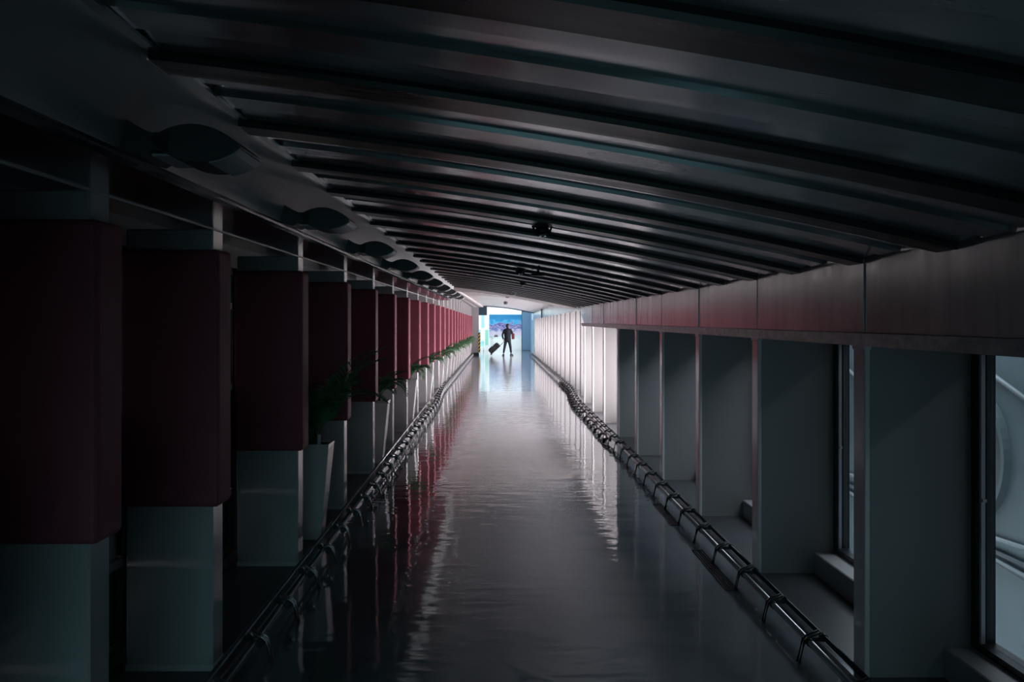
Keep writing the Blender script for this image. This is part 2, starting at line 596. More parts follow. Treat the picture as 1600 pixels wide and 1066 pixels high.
# ---- right fins, sills, windows
FX = 1.74
fins_y = [2.50 + 1.75 * k for k in range(26)]
fins_y = [y for y in fins_y if y < YE - 0.9]
OX = 2.25
finp = {}
for i, y in enumerate(fins_y):
    far = y > 18.6
    key = (far, )
    top = 1.63 if not far else 1.93
    if key not in finp:
        r = finp[key] = empty('fin', (dxr(y), y, fl(y)))
        fb = bx(FX, FX + 0.025, 0, 0.135, 0.022, top)
        fb.build('flange', M['finedge'] if far else M['flange'], r, bevel=0.004, seg=1)
        bx(FX + 0.025, OX, 0.012, 0.123, 0.022, top).build('web', M['fin'], r)
        bx(FX - 0.006, FX + 0.03, -0.006, 0.141, top - 0.05, top).build('head_plate', M['finedge'] if far else M['flange'], r, bevel=0.004, seg=1)
    else:
        r = copy_tree(finp[key])
        r.location = (dxr(y), y, fl(y))
    tag(r, '%s steel fin from the camera along the right side, projecting between the windows' % ORD[i], 'fin',
        'steel fins along the right side')
    # sill block and window frame in the bay beyond this fin
    yn = y + 1.75
    if yn > YE - 0.4:
        yn = YE
    wy0, wy1 = y + 0.123, yn + 0.012
    f0 = fl(y)
    s = empty('window_%d' % wn_i, (OX + dxr(y), wy0, f0), kind='structure')
    wn_i += 1
    L = wy1 - wy0
    t = 0.05
    fr = MB()
    fr.box(0.0, 0.09, 0, t, 0.18, 1.63 if not far else 1.93).box(0.0, 0.09, L - t, L, 0.18, 1.63 if not far else 1.93)
    fr.box(0.0, 0.09, t, L - t, 0.18, 0.18 + t * 0.7).box(0.0, 0.09, t, L - t, (1.57 if not far else 1.87), 1.63 if not far else 1.93)
    fr.build('frame', M['frame'] if y < 12.5 else M['flange'], s)
    if y < 12.5:
        g = MB()
        g.box(0.012, 0.03, t, t + 0.02, 0.215, 1.57).box(0.012, 0.03, L - t - 0.02, L - t, 0.215, 1.57)
        g.box(0.012, 0.03, L - t - 0.035, L - t - 0.02, 0.88, 0.895)
        g.build('bead', M['flange'], s)
    bx(0.040, 0.050, t, L - t, 0.215, 1.57 if not far else 1.87).build('pane', M['glass'] if y < 12.5 else M['glass_clear'], s)
    bx(-0.13, 0.0, 0.001, L - 0.001, 0.022, 0.175).build('sill', M['paint'], s, bevel=0.006, seg=1)

# right outer wall: strip below and above the windows
run([(OX, -0.12), (OX + 0.1, -0.12), (OX + 0.1, 0.18), (OX, 0.18)], YSR, 'wall_right', M['paint'], xoff=dxr)['kind'] = 'structure'
nearE = [Y0, 17.5, 18.3]
wrt = run([(OX, 1.63), (OX + 0.1, 1.63), (OX + 0.1, 2.15), (OX, 2.15)], nearE, 'wall_right_head', M['paint'])
wrt['kind'] = 'structure'
# solid stretch of the right wall beside and behind the camera
mb = bx(OX, OX + 0.1, Y0, 2.5, -0.3, 1.7)
tag(mb.build('wall_right_near', M['paint']), kind='structure')

# ------------------------------------------------------------------ right fascia: one plate per bay, kinked where the ramp ends
fas = empty('trim_3', (0, 0, 0), kind='structure')
ed = [Y0, -1.0] + [y + 0.0 for y in fins_y if y < 18.3]
ed = [e for e in ed if e <= 17.0] + [18.3]


def plate(y0, y1, b0, b1, t0, t1, nm='fascia_panel', x=FX, th=0.03, m=None):
    g = 0.006
    d0, d1 = dxr(y0), dxr(y1)
    return MB().hexa([(x + d0, y0 + g, b0), (x + d0 + th, y0 + g, b0), (x + d1 + th, y1 - g, b1), (x + d1, y1 - g, b1),
                      (x + d0, y0 + g, t0), (x + d0 + th, y0 + g, t0), (x + d1 + th, y1 - g, t1), (x + d1, y1 - g, t1)]
                     ).build(nm, m or M['fascia'], fas, bevel=0.002, seg=1)


for k, (a, b) in enumerate(zip(ed[:-1], ed[1:])):
    plate(a, b, fl(a) + 1.66, fl(b) + 1.66, fl(a) + 2.02, fl(b) + 2.02, x=FX - (0.004 if k % 2 else 0))
    if k > 1:
        # upright stiffener strip over each fin, as in the photo
        MB().box(FX - 0.007, FX, a - 0.002, a + 0.13, fl(a) + 1.665, fl(a) + 1.99).build('stiffener', M['fascia'], fas)
plate(18.3, 20.2, fl(18.3) + 1.66, 1.93, fl(18.3) + 2.02, 2.10)
fe = [20.2 + 1.8 * k for k in range(15)] + [YE]
for a, b in zip(fe[:-1], fe[1:]):
    ta = 2.10 + 0.2 * sm(20, 28, a)
    tb = 2.10 + 0.2 * sm(20, 28, b)
    plate(a, b, 1.93, 1.93, ta, tb)
run([(FX - 0.035, 1.625), (FX + 0.06, 1.625), (FX + 0.06, 1.66), (FX - 0.035, 1.66)], [Y0, 4, 8, 12, 18.3], 'ledge', M['ledge'], fas)
run([(FX - 0.028, 1.60), (FX + 0.05, 1.60), (FX + 0.05, 1.63), (FX - 0.028, 1.63)], [Y0, 4, 8, 12, 18.3], 'ledge_lip', M['ledge'], fas)
# backing so no sky shows above the windows in the level stretch
for nm, a, b, za, zb in (('wall_right_soffit', Y0, 18.3, None, None), ('wall_right_soffit', 18.3, 19.95, 1.70, 1.94), ('wall_right_soffit', 19.95, YE, 1.94, 1.94)):
    bk = MB()
    za = fl(a) + 1.635 if za is None else za
    zb = fl(b) + 1.635 if zb is None else zb
    bk.hexa([(FX + dxr(a) + 0.06, a, za), (OX + dxr(a) + 0.1, a, za), (OX + dxr(b) + 0.1, b, zb), (FX + dxr(b) + 0.06, b, zb),
             (FX + dxr(a) + 0.06, a, 2.4), (OX + dxr(a) + 0.1, a, 2.4), (OX + dxr(b) + 0.1, b, 2.4), (FX + dxr(b) + 0.06, b, 2.4)])
    tag(bk.build(nm, M['fin']), kind='structure')
# conduit drop on the far fascia
cd = tag(bx(0, 0.05, 0, 0.05, -0.40, 0).build('conduit', M['bluedark'], loc=(1.83, 38.0, 2.30)),
         'short dark conduit dropping down the far right fascia', 'conduit')

# ------------------------------------------------------------------ ceiling
def ceil_h(x, y):
    """world height of the ceiling sheet"""
    def curve(pts, x):
        def lin(x):
            for (xa, za), (xb, zb) in zip(pts[:-1], pts[1:]):
                if x <= xb or xb == pts[-1][0]:
                    return za + (zb - za) * (x - xa) / (xb - xa)
        return (lin(x - 0.16) + 2 * lin(x) + lin(x + 0.16)) / 4

    def near(x):
        t = (x + 0.97) / 2.71
        return 2.483 + t * (2.018 - 2.483) + 0.04 * 4 * t * (1 - t)

    def farh(x):
        return curve(((-1.2, 2.60), (-0.5, 2.62), (0.3, 2.55), (0.9, 2.47), (1.9, 2.26)), x)
    n = near(min(x, 1.76)) + fl(y)
    if y < CREST:
        return n
    k = sm(CREST, 28, y)
    return (near(min(x, 1.80))) * (1 - k) + farh(x) * k


ceiling = tag(bx(-2.0, 2.5, Y0, YE, 3.02, 3.08).build('ceiling', M['black']), kind='structure')
NX = 22
rib_ys = [4.35 + 0.875 * k for k in range(-8, 20)]
rib_ys = [y for y in rib_ys if Y0 < y < 20.5]
RD, RW = 0.028, 0.17


def arc(x0, x1, y, dz):
    return [(x0 + (x1 - x0) * j / NX, y, ceil_h(x0 + (x1 - x0) * j / NX, y) + dz) for j in range(NX + 1)]


def strip(name, prof, m, x0=-0.985, x1=1.76):
    """prof: list of (y, dz); an open sheet across the ceiling"""
    mb = MB()
    mb.sweep([arc(x0, x1, y, dz) for y, dz in prof], closed=False, smooth=False)
    n = len(mb.f)
    o = mb.build(name, m, ceiling, recalc=False)
    # smooth along the arch only: keep crisp folds
    return o


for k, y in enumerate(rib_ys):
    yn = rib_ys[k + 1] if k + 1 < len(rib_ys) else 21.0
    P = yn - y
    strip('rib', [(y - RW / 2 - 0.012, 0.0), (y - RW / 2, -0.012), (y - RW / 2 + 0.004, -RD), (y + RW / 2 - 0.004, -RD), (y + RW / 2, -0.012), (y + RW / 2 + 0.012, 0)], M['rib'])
    a = y + RW / 2 + 0.012
    b = yn - RW / 2 - 0.012
    L = b - a
    strip('ceiling_panel', [(a, 0), (a + L * 0.24, 0.0), (a + L * 0.25, 0.016), (a + L * 0.5, 0.020), (a + L * 0.51, 0.004), (a + L * 0.74, 0.0), (a + L * 0.75, 0.014), (b, 0.0)], M['ceil'])
y = rib_ys[0]
strip('ceiling_panel', [(Y0, 0), (y - RW / 2 - 0.012, 0)], M['ceil'])
# smoother, paler sheets over the level stretch
fy = [20.94, 22.2, 23.4, 24.6, 25.8, 27.0, 28.6, 31, 34, 37.5, 41, 44.5, YE]
for a, b in zip(fy[:-1], fy[1:]):
    strip('ceiling_panel', [(a, 0.01), (a + 0.03, 0), (b - 0.03, 0), (b, 0.01)], M['ceilfar'], x0=-0.985 if b < 21 else -1.2, x1=1.92)
M['ribpale'] = mat('pale_ceiling_rib', (0.45, 0.43, 0.43), 0.35, metal=0.3)
for k in range(12):
    y = 21.1 + 0.875 * k
    d = 0.024 - 0.0012 * k
    strip('rib', [(y - 0.05, 0.002), (y - 0.045, -d), (y + 0.045, -d), (y + 0.05, 0.002)], M['ribpale'], x0=-1.2, x1=1.85)
# left-edge angle trim under each bay between ribs
for k, y in enumerate(rib_ys[:-1]):
    yn = rib_ys[k + 1]
    q = []
    for dz in (-0.010, 0.0):
        for x, yy in ((-0.99, y + 0.10), (-0.945, y + 0.10), (-0.945, yn - 0.10), (-0.99, yn - 0.10)):
            q.append((x, yy, ceil_h(x, yy) + dz))
    MB().hexa(q).build('edge_trim', M['ceil'], ceiling)

# ------------------------------------------------------------------ left bulkhead and soffit (ramp stretch)
SE = 20.1
bulk = tag(run([(-1.07, 2.20), (-1.055, 2.20), (-0.975, 2.50), (-0.99, 2.50)], [Y0, 10, SE], 'trim_4', M['bulk']), kind='structure')
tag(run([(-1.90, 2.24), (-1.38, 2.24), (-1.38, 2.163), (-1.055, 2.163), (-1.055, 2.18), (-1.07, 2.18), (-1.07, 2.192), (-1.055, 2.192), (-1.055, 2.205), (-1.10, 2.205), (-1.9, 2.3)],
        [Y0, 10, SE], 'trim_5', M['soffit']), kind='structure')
tag(run([(-1.385, 2.158), (-1.375, 2.158), (-1.375, 2.172), (-1.385, 2.172)], [Y0, 10, SE], 'trim_6', M['lampg']), kind='structure')
# closing piece above the bulkhead and the return at the end of the ramp stretch
tag(bx(-1.9, -1.0, SE - 0.02, SE, 2.20, 2.9).build('trim_7', M['paintw']), kind='structure')
# level stretch: wide pale underside carrying small square downlights
mb = MB()


def inner(y):
    return -1.20 + 0.42 * (y - SE) / (YE - SE)


mb.hexa([(-1.92, SE, 2.54), (inner(SE), SE, 2.54), (inner(YE), YE - 0.1, 2.54), (-1.92, YE - 0.1, 2.54),
         (-1.92, SE, 2.60), (inner(SE), SE, 2.60), (inner(YE), YE - 0.1, 2.60), (-1.92, YE - 0.1, 2.60)])
under = tag(mb.build('trim_8', M['paintw']), kind='structure')
for k in range(22):
    y = SE + 0.8 + k * 1.2
    for t in (0.25, 0.7):
        x = -1.45 + t * (inner(y) + 1.45)
        bx(x - 0.05, x + 0.05, y, y + 0.10, 2.525, 2.541).build('downlight', M['lampb'], under)
tag(bx(-1.92, inner(YE), YE - 0.1, YE - 0.02, 2.54, 2.75).build('trim_9', M['paintw']), kind='structure')

# ------------------------------------------------------------------ wall lamps on the bulkhead (fish-shaped section)
def make_lamp():
    r = empty('wall_lamp', (0, 0, 0))
    # body section in x,z (x = distance from the bulkhead towards the walkway), extruded along the walkway
    top, bot = [], []
    n = 14
    for j in range(n + 1):
        t = j / n
        x = -0.965 + t * 0.245
        hh = 0.050 * math.sin(math.pi * t) ** 0.75
        top.append((x, 2.215 + hh + 0.006 * (1 - t) - 0.012 * t + 0.006))
        bot.append((x, 2.215 - hh * 0.92 - 0.012 * t))
    prof = top + bot[::-1][1:-1]
    mb = MB()
    mb.sweep([[(x, y, z) for x, z in prof] for y in (0.0, 0.22)], smooth=False)
    mb.build('casing', M['lampb'], r)
    # walkway light caught under the nose, painted as a pale skin
    db = MB()
    lo = [(x + 0.001, z - 0.004) for x, z in bot[9:]]
    hi = [(x, z + 0.001) for x, z in bot[9:]]
    pr = lo + hi[::-1]
    db.sweep([[(x, y, z) for x, z in pr] for y in (0.012, 0.235)], smooth=False)
    db.build('nose_highlight', M['lampg'], r)
    # tail: flared mounting bracket reaching the bulkhead
    tl = [(-1.04, 2.285), (-1.01, 2.262), (-0.962, 2.244), (-0.915, 2.246), (-0.915, 2.190), (-0.962, 2.196), (-0.995, 2.178), (-1.056, 2.196)]
    tb = MB()
    tb.sweep([[(x, y, z) for x, z in tl] for y in (0.0, 0.20)], smooth=False)
    tb.build('bracket', M['lampb'], r)
    bx(-0.965, -0.90, 0.01, 0.20, 2.180, 2.187).build('neck_highlight', M['lampg'], r)  # light caught under the neck, painted as a pale strip
    return r


lp = None
for i in range(10):
    y = 2.49 + 1.85 * i
    if lp is None:
        lp = make_lamp()
        o = lp
    else:
        o = copy_tree(lp)
    o.location = (0, y, fl(y))
    tag(o, '%s unlit fish-shaped lamp from the camera, fixed to the left bulkhead below the ceiling' % ORD[i], 'wall lamp',
        'fish-shaped lamps along the left bulkhead')

# ------------------------------------------------------------------ ceiling fixtures
def spot(x, y, s, label, pale=False):
    z = ceil_h(x, y) - 0.01
    r = empty('ceiling_spotlight', (x, y, z - 0.0), label, 'ceiling light', 'spotlights along the ceiling')
    m1 = M['lampb'] if pale else M['black']
    bx(-0.055 * s, 0.055 * s, -0.05 * s, 0.05 * s, -0.035 * s, 0.012).build('mounting_plate', m1, r, bevel=0.004, seg=1)
    mb = MB()
    mb.sweep([[(rr * s * math.cos(2 * math.pi * j / 14), rr * s * math.sin(2 * math.pi * j / 14), zz * s) for j in range(14)]
              for rr, zz in ((0.048, -0.035), (0.058, -0.05), (0.05, -0.08), (0.032, -0.095))])
    mb.build('housing', m1, r)
    for sx in (-1, 1):
        MB().tube([(sx * 0.075 * s, 0, -0.03 * s), (sx * 0.062 * s, -0.01, -0.062 * s), (sx * 0.04 * s, -0.012, -0.1 * s)], 0.008 * s, 6).build('arm', m1, r)
        MB().tube([(sx * 0.018 * s, -0.03, -0.088 * s), (sx * 0.018 * s, -0.03, -0.112 * s)], 0.013 * s, 8).build('lens', M['chrome'], r)
    bx(-0.085 * s, 0.085 * s, -0.02 * s, 0.02 * s, -0.035 * s, -0.02 * s).build('yoke', m1, r)
    return r


spot(0.265, 5.35, 0.75, 'nearest dark spotlight hanging from the ribbed ceiling')
spot(0.25, 9.9, 0.75, 'second dark spotlight on the ceiling, left of the flat disc fixture')
spot(0.37, 13.1, 0.6, 'small dark spotlight on the ceiling ribs beyond the flat disc fixture')
spot(0.32, 18.0, 0.75, 'pale spotlight on the ceiling ribs, nearest of the three pale ones', True)
spot(0.30, 27.5, 1.0, 'pale spotlight in the middle of the smooth far ceiling', True)
spot(0.31, 36.0, 1.1, 'pale spotlight on the far ceiling nearest the hall', True)
r = empty('ceiling_disc', (0.43, 9.6, ceil_h(0.43, 9.6)), 'flat dark disc fixture hung from the ribbed ceiling on a short stem', 'ceiling light')
MB().tube([(0, 0, 0.02), (0, 0, -0.06)], 0.014, 10).build('stem', M['black'], r)
bx(-0.07, 0.07, -0.07, 0.07, -0.02, 0.0).build('mounting_plate', M['black'], r)
mb = MB()
mb.sweep([[(rr * math.cos(2 * math.pi * j / 20), rr * math.sin(2 * math.pi * j / 20), zz) for j in range(20)]
          for rr, zz in ((0.02, -0.06), (0.075, -0.066), (0.09, -0.076), (0.08, -0.087), (0.03, -0.093))])
mb.build('disc', M['black'], r)

# ------------------------------------------------------------------ low bumper rails both sides
def make_rail(side, x_front, x_back, label, ys, off, pm, lm):
    r = empty('bumper_rail', (0, 0, 0), label, 'rail')
    for x, h, rad, nm in ((x_front, 0.105, 0.016, 'front_pipe'), (x_back, 0.130, 0.013, 'back_pipe')):
        MB().tube([(side * (x + off(y)), y, fl(y) + h) for y in ys], rad, 10).build(nm, (pm if side < 0 else M['railstrip']) if (side < 0 or nm == 'front_pipe') else lm, r)
    # one bracket: collar on both pipes, cross bar, leg sloping to a foot
    def bracket_mesh():
        mb = MB()
        s = side
        mb.tube([(s * x_front, -0.028, 0.105), (s * x_front, 0.028, 0.105)], 0.021, 10)
        mb.tube([(s * x_back, -0.022, 0.130), (s * x_back, 0.022, 0.130)], 0.018, 10)
        mb.box(*sorted((s * x_front, s * x_back)), -0.006, 0.006, 0.108, 0.128)
        return mb
    def leg_mesh():
        mb = MB()
        s = side
        for dy in (-0.016, 0.016):
            mb.tube([(s * (x_back - 0.02), dy, 0.158), (s * (x_front - 0.012), dy, 0.132), (s * (x_front - 0.030), dy, 0.115),
                     (s * (x_front - 0.056), dy, 0.003)], 0.0065, 6)
        return mb
    bp = lg = None
    y = 0.9
    while y < YE - 0.5:
        if bp is None:
            bp = bracket_mesh().build('collar', M['pipedark'], r)
            lg = leg_mesh().build('leg', lm, r)
            o, l = bp, lg
        else:
            o, l = copy_one(bp, r), copy_one(lg, r)
        for q in (o, l):
            q.location = (side * off(y), y, fl(y))
        y += 0.6
    return r


make_rail(-1, 1.19, 1.25, 'low double steel pipe rail along the left edge of the floor', [Y0, CREST, YE - 0.3], lambda y: 0.12 * sm(17, 22, y), M['pipe'], M['pipe'])
make_rail(1, 1.565, 1.635, 'low double dark pipe rail along the right edge of the floor', [Y0, 17.5, 18.5, 19.5, 20.5, 21.5, YE - 0.3], dxr, M['pipe'], M['pipedark'])

# loose cables tangled about the right rail
for i, (y0, y1, amp, seed) in enumerate(((12.2, 15.6, 0.04, 1), (15.8, 19.9, 0.05, 2), (20.1, 24, 0.04, 3))):
    rnd = random.Random(seed)
    pts = []
    n = 70
    for j in range(n + 1):
        t = j / n
        y = y0 + (y1 - y0) * t
        a = t * 2 * math.pi * (6 + 2 * i)
        pts.append((1.50 + dxr(y) + amp * math.cos(a) + 0.015 * rnd.uniform(-1, 1), y + 0.14 * math.sin(a), fl(y) + 0.05 + 0.035 * math.sin(a * 1.0 + 1)))
    tag(MB().tube(pts, 0.016, 6).build('cable', M['cable']), ['black cable looped beside the right rail, nearest coil', 'black cable looped beside the right rail at the crest of the ramp', 'black cable trailing along the far part of the right rail'][i], 'cable', 'cables along the right rail')

# linear floor grilles beside the right rail
for i, (y0, y1) in enumerate(((5.7, 6.7), (7.5, 8.4))):
    r = empty('floor_grille', (1.49, y0, fl(y0)), ['nearer slotted steel grille set in the floor beside the right rail', 'farther slotted steel grille set in the floor beside the right rail'][i], 'grille', 'floor grilles by the right rail')
    r.rotation_euler = (math.atan(SLOPE), 0, 0)
    for k in range(5):
        bx(-0.04 + 0.018 * k, -0.037 + 0.018 * k, 0, y1 - y0, 0.0005, 0.009).build('slat', M['grille'], r)
    for yy in (0, (y1 - y0) / 2 - 0.01, y1 - y0 - 0.02):
        bx(-0.041, 0.036, yy, yy + 0.01, 0.0004, 0.008).build('cross_bar', M['grille'], r)

# ------------------------------------------------------------------ potted palms between the left columns
def frond_mesh(seed, length, droop, width=0.16):
    rnd = random.Random(seed)
    mb = MB()
    n = 16
    pts = []
    x = z = 0.0
    ang = math.radians(80)
    for j in range(n + 1):
        pts.append(Vector((x, 0, z)))
        ang -= droop / n * (0.4 + 1.3 * j / n)
        x += math.cos(ang) * length / n
        z += math.sin(ang) * length / n
    mb.tube(pts, [0.006 * (1 - 0.7 * j / n) for j in range(n + 1)], 5, mi=1)
    for j in range(4, n + 1):
        t = j / n
        L = width * math.sin(math.pi * min(1, 0.25 + 0.72 * t)) * rnd.uniform(0.85, 1.15) + 0.03
        d = (pts[j] - pts[j - 1]).normalized()
        up = Vector((-d.z, 0, d.x))
        if up.z < 0:
            up = -up
        for sgn in (-1, 1):
            for off in (0, 0.5):
                base = pts[j] - d * (length / n) * off
                side = Vector((0, sgn, 0))
                dirn = (side * 0.75 + d * 0.65 + up * 0.18).normalized()
                tip = base + dirn * L + Vector((0, 0, -0.25 * L))
                mid = base + dirn * L * 0.5
                wv = d * 0.010
                mb.poly([base, mid - wv, tip, mid + wv])
    return mb


fr_meshes = []


def make_palm(size, seed, lean):
    rnd = random.Random(seed)
    r = empty('potted_palm', (0, 0, 0))
    # tapered square planter
    T, B, H = 0.155, 0.085, 0.725
    mb = MB()
    mb.hexa([(-B, -B, 0), (B, -B, 0), (B, B, 0), (-B, B, 0), (-T, -T * .8, H), (T, -T * .8, H), (T, T * .8, H), (-T, T * .8, H)])
    mb.build('planter', M['planter'], r, bevel=0.006, seg=2)
    rim = MB()
    t2 = T - 0.018
    rim.box(-T, T, -T * .8, -T * .8 + 0.018, H, H + 0.018).box(-T, T, T * .8 - 0.018, T * .8, H, H + 0.018)
    rim.box(-T, -t2, -T * .8 + 0.018, T * .8 - 0.018, H, H + 0.018).box(t2, T, -T * .8 + 0.018, T * .8 - 0.018, H, H + 0.018)
    rim.build('rim', M['planter'], r)
    bx(-t2, t2, -T * .8 + 0.018, T * .8 - 0.018, H, H + 0.008).build('soil', M['soil'], r)
    bx(0.06, 0.085, -0.075, -0.071, H, H + 0.09).build('plant_label', M['tag'], r)
    n = 24 if size > 0.9 else 15
    for k in range(n):
        a = 2 * math.pi * k / n + rnd.uniform(-0.3, 0.3)
        ln = size * rnd.uniform(0.55, 0.95)
        if math.cos(a) < -0.2:
            ln *= 0.45
        elif size > 0.9 and abs(math.sin(a)) > 0.6:
            ln *= 0.75
        m = frond_mesh(seed * 50 + k, ln, rnd.uniform(0.5, 2.0) + (0.9 if size < 0.9 else 0), 0.15 * size + 0.04)
        o = m.build('frond', [M['leaf'], M['stem']], r, recalc=False)
        o.location = (0.04 * math.cos(a), 0.04 * math.sin(a), H + 0.005)
        o.rotation_euler = (0, rnd.uniform(-0.05, 0.15), a)
    return r


pal = [make_palm(1.2, 3, 0), make_palm(0.72, 9, 0), make_palm(0.62, 14, 0)]
palm_ys = [7.0, 10.7, 14.4, 18.1] + [21.8 + 1.85 * k for k in range(13)]
pnames = ['large potted palm in a tapered pale planter, nearest of the plants on the left',
          'second potted palm from the camera, fronds reaching over the rail',
          'third potted palm from the camera, drooping fronds between the columns',
          'fourth potted palm from the camera with a long frond hanging over the rail']
used = [False] * 3
for i, y in enumerate(palm_ys):
    v = 0 if i == 0 else (1 if i in (1, 2, 3) or i % 2 else 2)
    if used[v]:
        o = copy_tree(pal[v])
    else:
        o = pal[v]
        used[v] = True
    o.location = (-1.455, y, fl(y) + 0.022)
    o.rotation_euler = (0, 0, 0)
    if i > 0:
        for c in o.children:
            if c.name.startswith('frond'):
                c.rotation_euler = (c.rotation_euler[0], c.rotation_euler[1] + random.uniform(-0.1, 0.2), c.rotation_euler[2] + random.uniform(-0.6, 0.6))
    lab = pnames[i] if i < 4 else '%s potted palm from the camera, small in the distance on the left' % ORD[i]
    tag(o, lab, 'potted plant', 'potted palms between the left columns')

# ------------------------------------------------------------------ end of the walkway: pillar, corner guards, hanging box
r = empty('end_pillar', (-1.28, YE, 0), 'broad pale pillar with black base at the left end of the walkway', 'pillar')
bx(-0.26, 0.26, 0, 0.5, 0.13, 3.0).build('shaft', M['paint'], r)
bx(-0.27, 0.27, -0.01, 0.51, 0, 0.13).build('base', M['black'], r)
for x, z0, z1, lb in ((-0.31, 0.14, 0.90, 'left'), (0.245, 0.14, 1.20, 'right')):
    bx(0, 0.10, -0.03, -0.011, 0, z1 - z0).build('corner_guard', M['hazard'], r).location = (x, 0, z0)
    r.children[-1]['label'] = 'yellow and black striped corner guard'
r = empty('hanging_sign_box', (-0.80, YE + 0.1, 2.12), 'black box hanging from the ceiling beside the end pillar', 'sign box')
bx(-0.215, 0.215, 0, 0.35, 0, 0.60).build('casing', M['bluedark'], r, bevel=0.01)
for sx in (-0.12, 0.12):
    bx(sx - 0.02, sx + 0.02, 0.15, 0.19, 0.60, 0.95).build('hanger', M['black'], r)

# end lintel where walkway meets hall (dark beam line with a pale line under the ceiling)
mb = MB()
mb.sweep([[(x, y, z) for x, z in ([(-1.5 + 3.6 * j / 20, ceil_h(-1.5 + 3.6 * j / 20, 40) - 0.05) for j in range(21)] +
                                 [(2.1 - 3.6 * j / 20, 3.1) for j in range(21)])] for y in (YE - 0.02, YE + 0.1)], smooth=False)
tag(mb.build('trim_10', M['bluedark']), kind='structure')

# ------------------------------------------------------------------ the hall beyond
HY = 57.5
tag(bx(-5, 2.9, HY, HY + 0.1, 0, 3.5).build('wall_back', M['hallw']), kind='structure')
tag(bx(-5.1, -5, YE, HY, 0, 3.5).build('wall_hall_left', M['hallw']), kind='structure')
tag(bx(2.80, 2.9, YE + 0.1, HY, 0, 3.5).build('wall_hall_right', M['hallw']), kind='structure')
tag(bx(-5, -1.54, YE, YE + 0.1, 0, 3.5).build('wall_hall_front', M['hallw']), kind='structure')
tag(bx(2.3, 2.9, YE, YE + 0.1, 0, 3.5).build('wall_hall_front_right', M['hallw']), kind='structure')
tag(bx(2.3, 2.9, YE, HY, -0.02, 0.0).build('floor_hall_strip', M['floor']), kind='structure')
# glazed hall roof: beams with panes between
r = empty('ceiling_hall', (0, 0, 0), kind='structure')
for k in range(6):
    y = YE + 0.1 + k * 1.96
    bx(-5, 2.9, y, y + 0.4, 3.4, 3.5).build('beam', M['hallw'], r)
    if k < 5:
        bx(-5, 2.9, y + 0.4, y + 1.96, 3.45, 3.46).build('pane', M['glass'], r)
# poster in its frame
r = empty('mountain_poster', (0.50, HY - 0.12, 1.58), 'large backlit poster of snowy mountains under blue sky on the far hall wall', 'poster')
bx(-1.09, 1.09, 0.02, 0.1, -0.72, 0.72).build('light_box', M['hallw'], r)
bx(-1.05, 1.05, 0.0, 0.019, -0.68, 0.68).build('print', M['poster'], r)
for a in ((-1.1, -1.05, -0.73, 0.73), (1.05, 1.1, -0.73, 0.73), (-1.05, 1.05, 0.68, 0.73), (-1.05, 1.05, -0.73, -0.68)):
    bx(a[0], a[1], -0.015, 0.019, a[2], a[3]).build('frame_bar', M['teal'], r)
# low counter below the poster
r = empty('counter', (0.65, HY - 0.75, 0), 'long low white counter under the mountain poster', 'counter')
bx(-0.95, 0.95, 0, 0.5, 0.0, 0.80).build('body', M['hallw'], r)
bx(-0.98, 0.98, -0.03, 0.53, 0.80, 0.84).build('countertop', M['hallw'], r)
for k in range(3):
    bx(-0.90 + k * 0.61, -0.33 + k * 0.61, -0.012, 0.0, 0.06, 0.74).build('door', M['hallw'], r)
# dark object on the counter
r = empty('shoulder_bag', (-0.12, HY - 0.55, 0.84), 'small dark brown bag lying on the white counter under the poster', 'bag')
mb = MB()
mb.sweep([[((0.15 - 0.03 * k) * math.cos(t), 0.07 * math.sin(t), z) for t in [2 * math.pi * j / 12 for j in range(12)]]
          for k, z in enumerate((0.0, 0.05, 0.10, 0.12))])
mb.build('body', mat('brown_leather', (0.05, 0.03, 0.02), 0.6), r)
MB().tube([(-0.08, 0, 0.10), (-0.04, 0, 0.16), (0.04, 0, 0.16), (0.08, 0, 0.10)], 0.01, 6).build('handle', M['black'], r)
# glazed partition left of the poster
r = empty('glass_partition', (-1.55, 55.6, 0), 'teal glazed partition with frames left of the mountain poster', 'partition')
for k in range(5):
    bx(0.0 + k * 0.24, 0.035 + k * 0.24, 0, 0.05, 0, 2.6).build('post', M['hallw'], r)
for k in range(4):
    bx(0.035 + k * 0.24, 0.24 + k * 0.24, 0.01, 0.03, 1.42, 2.5).build('upper_pane', M['teal'] if k in (0, 2) else M['hallw'], r)
    bx(0.035 + k * 0.24, 0.24 + k * 0.24, 0.01, 0.03, 0.35, 1.3).build('lower_pane', M['green'] if k == 3 else (M['teal'] if k in (1,) else M['hallw']), r)
bx(0, 1.0, -0.01, 0.06, 1.32, 1.40).build('rail', M['hallw'], r)
r = empty('trolley', (-0.98, 54.2, 0), 'small pale trolley standing before the glazed partition', 'trolley')
bx(-0.14, 0.14, 0, 0.35, 0.22, 0.26).build('deck', M['hallw'], r)
bx(-0.14, 0.14, 0.31, 0.34, 0.26, 0.62).build('back_panel', M['teal'], r)
for sx in (-0.11, 0.11):
    for sy in (0.04, 0.30):
        MB().tube([(sx, sy, 0.22), (sx, sy, 0.05)], 0.012, 6).build('leg', M['chrome'], r)
        MB().tube([(sx - 0.012, sy, 0.035), (sx + 0.012, sy, 0.035)], 0.035, 10).build('wheel', M['black'], r)
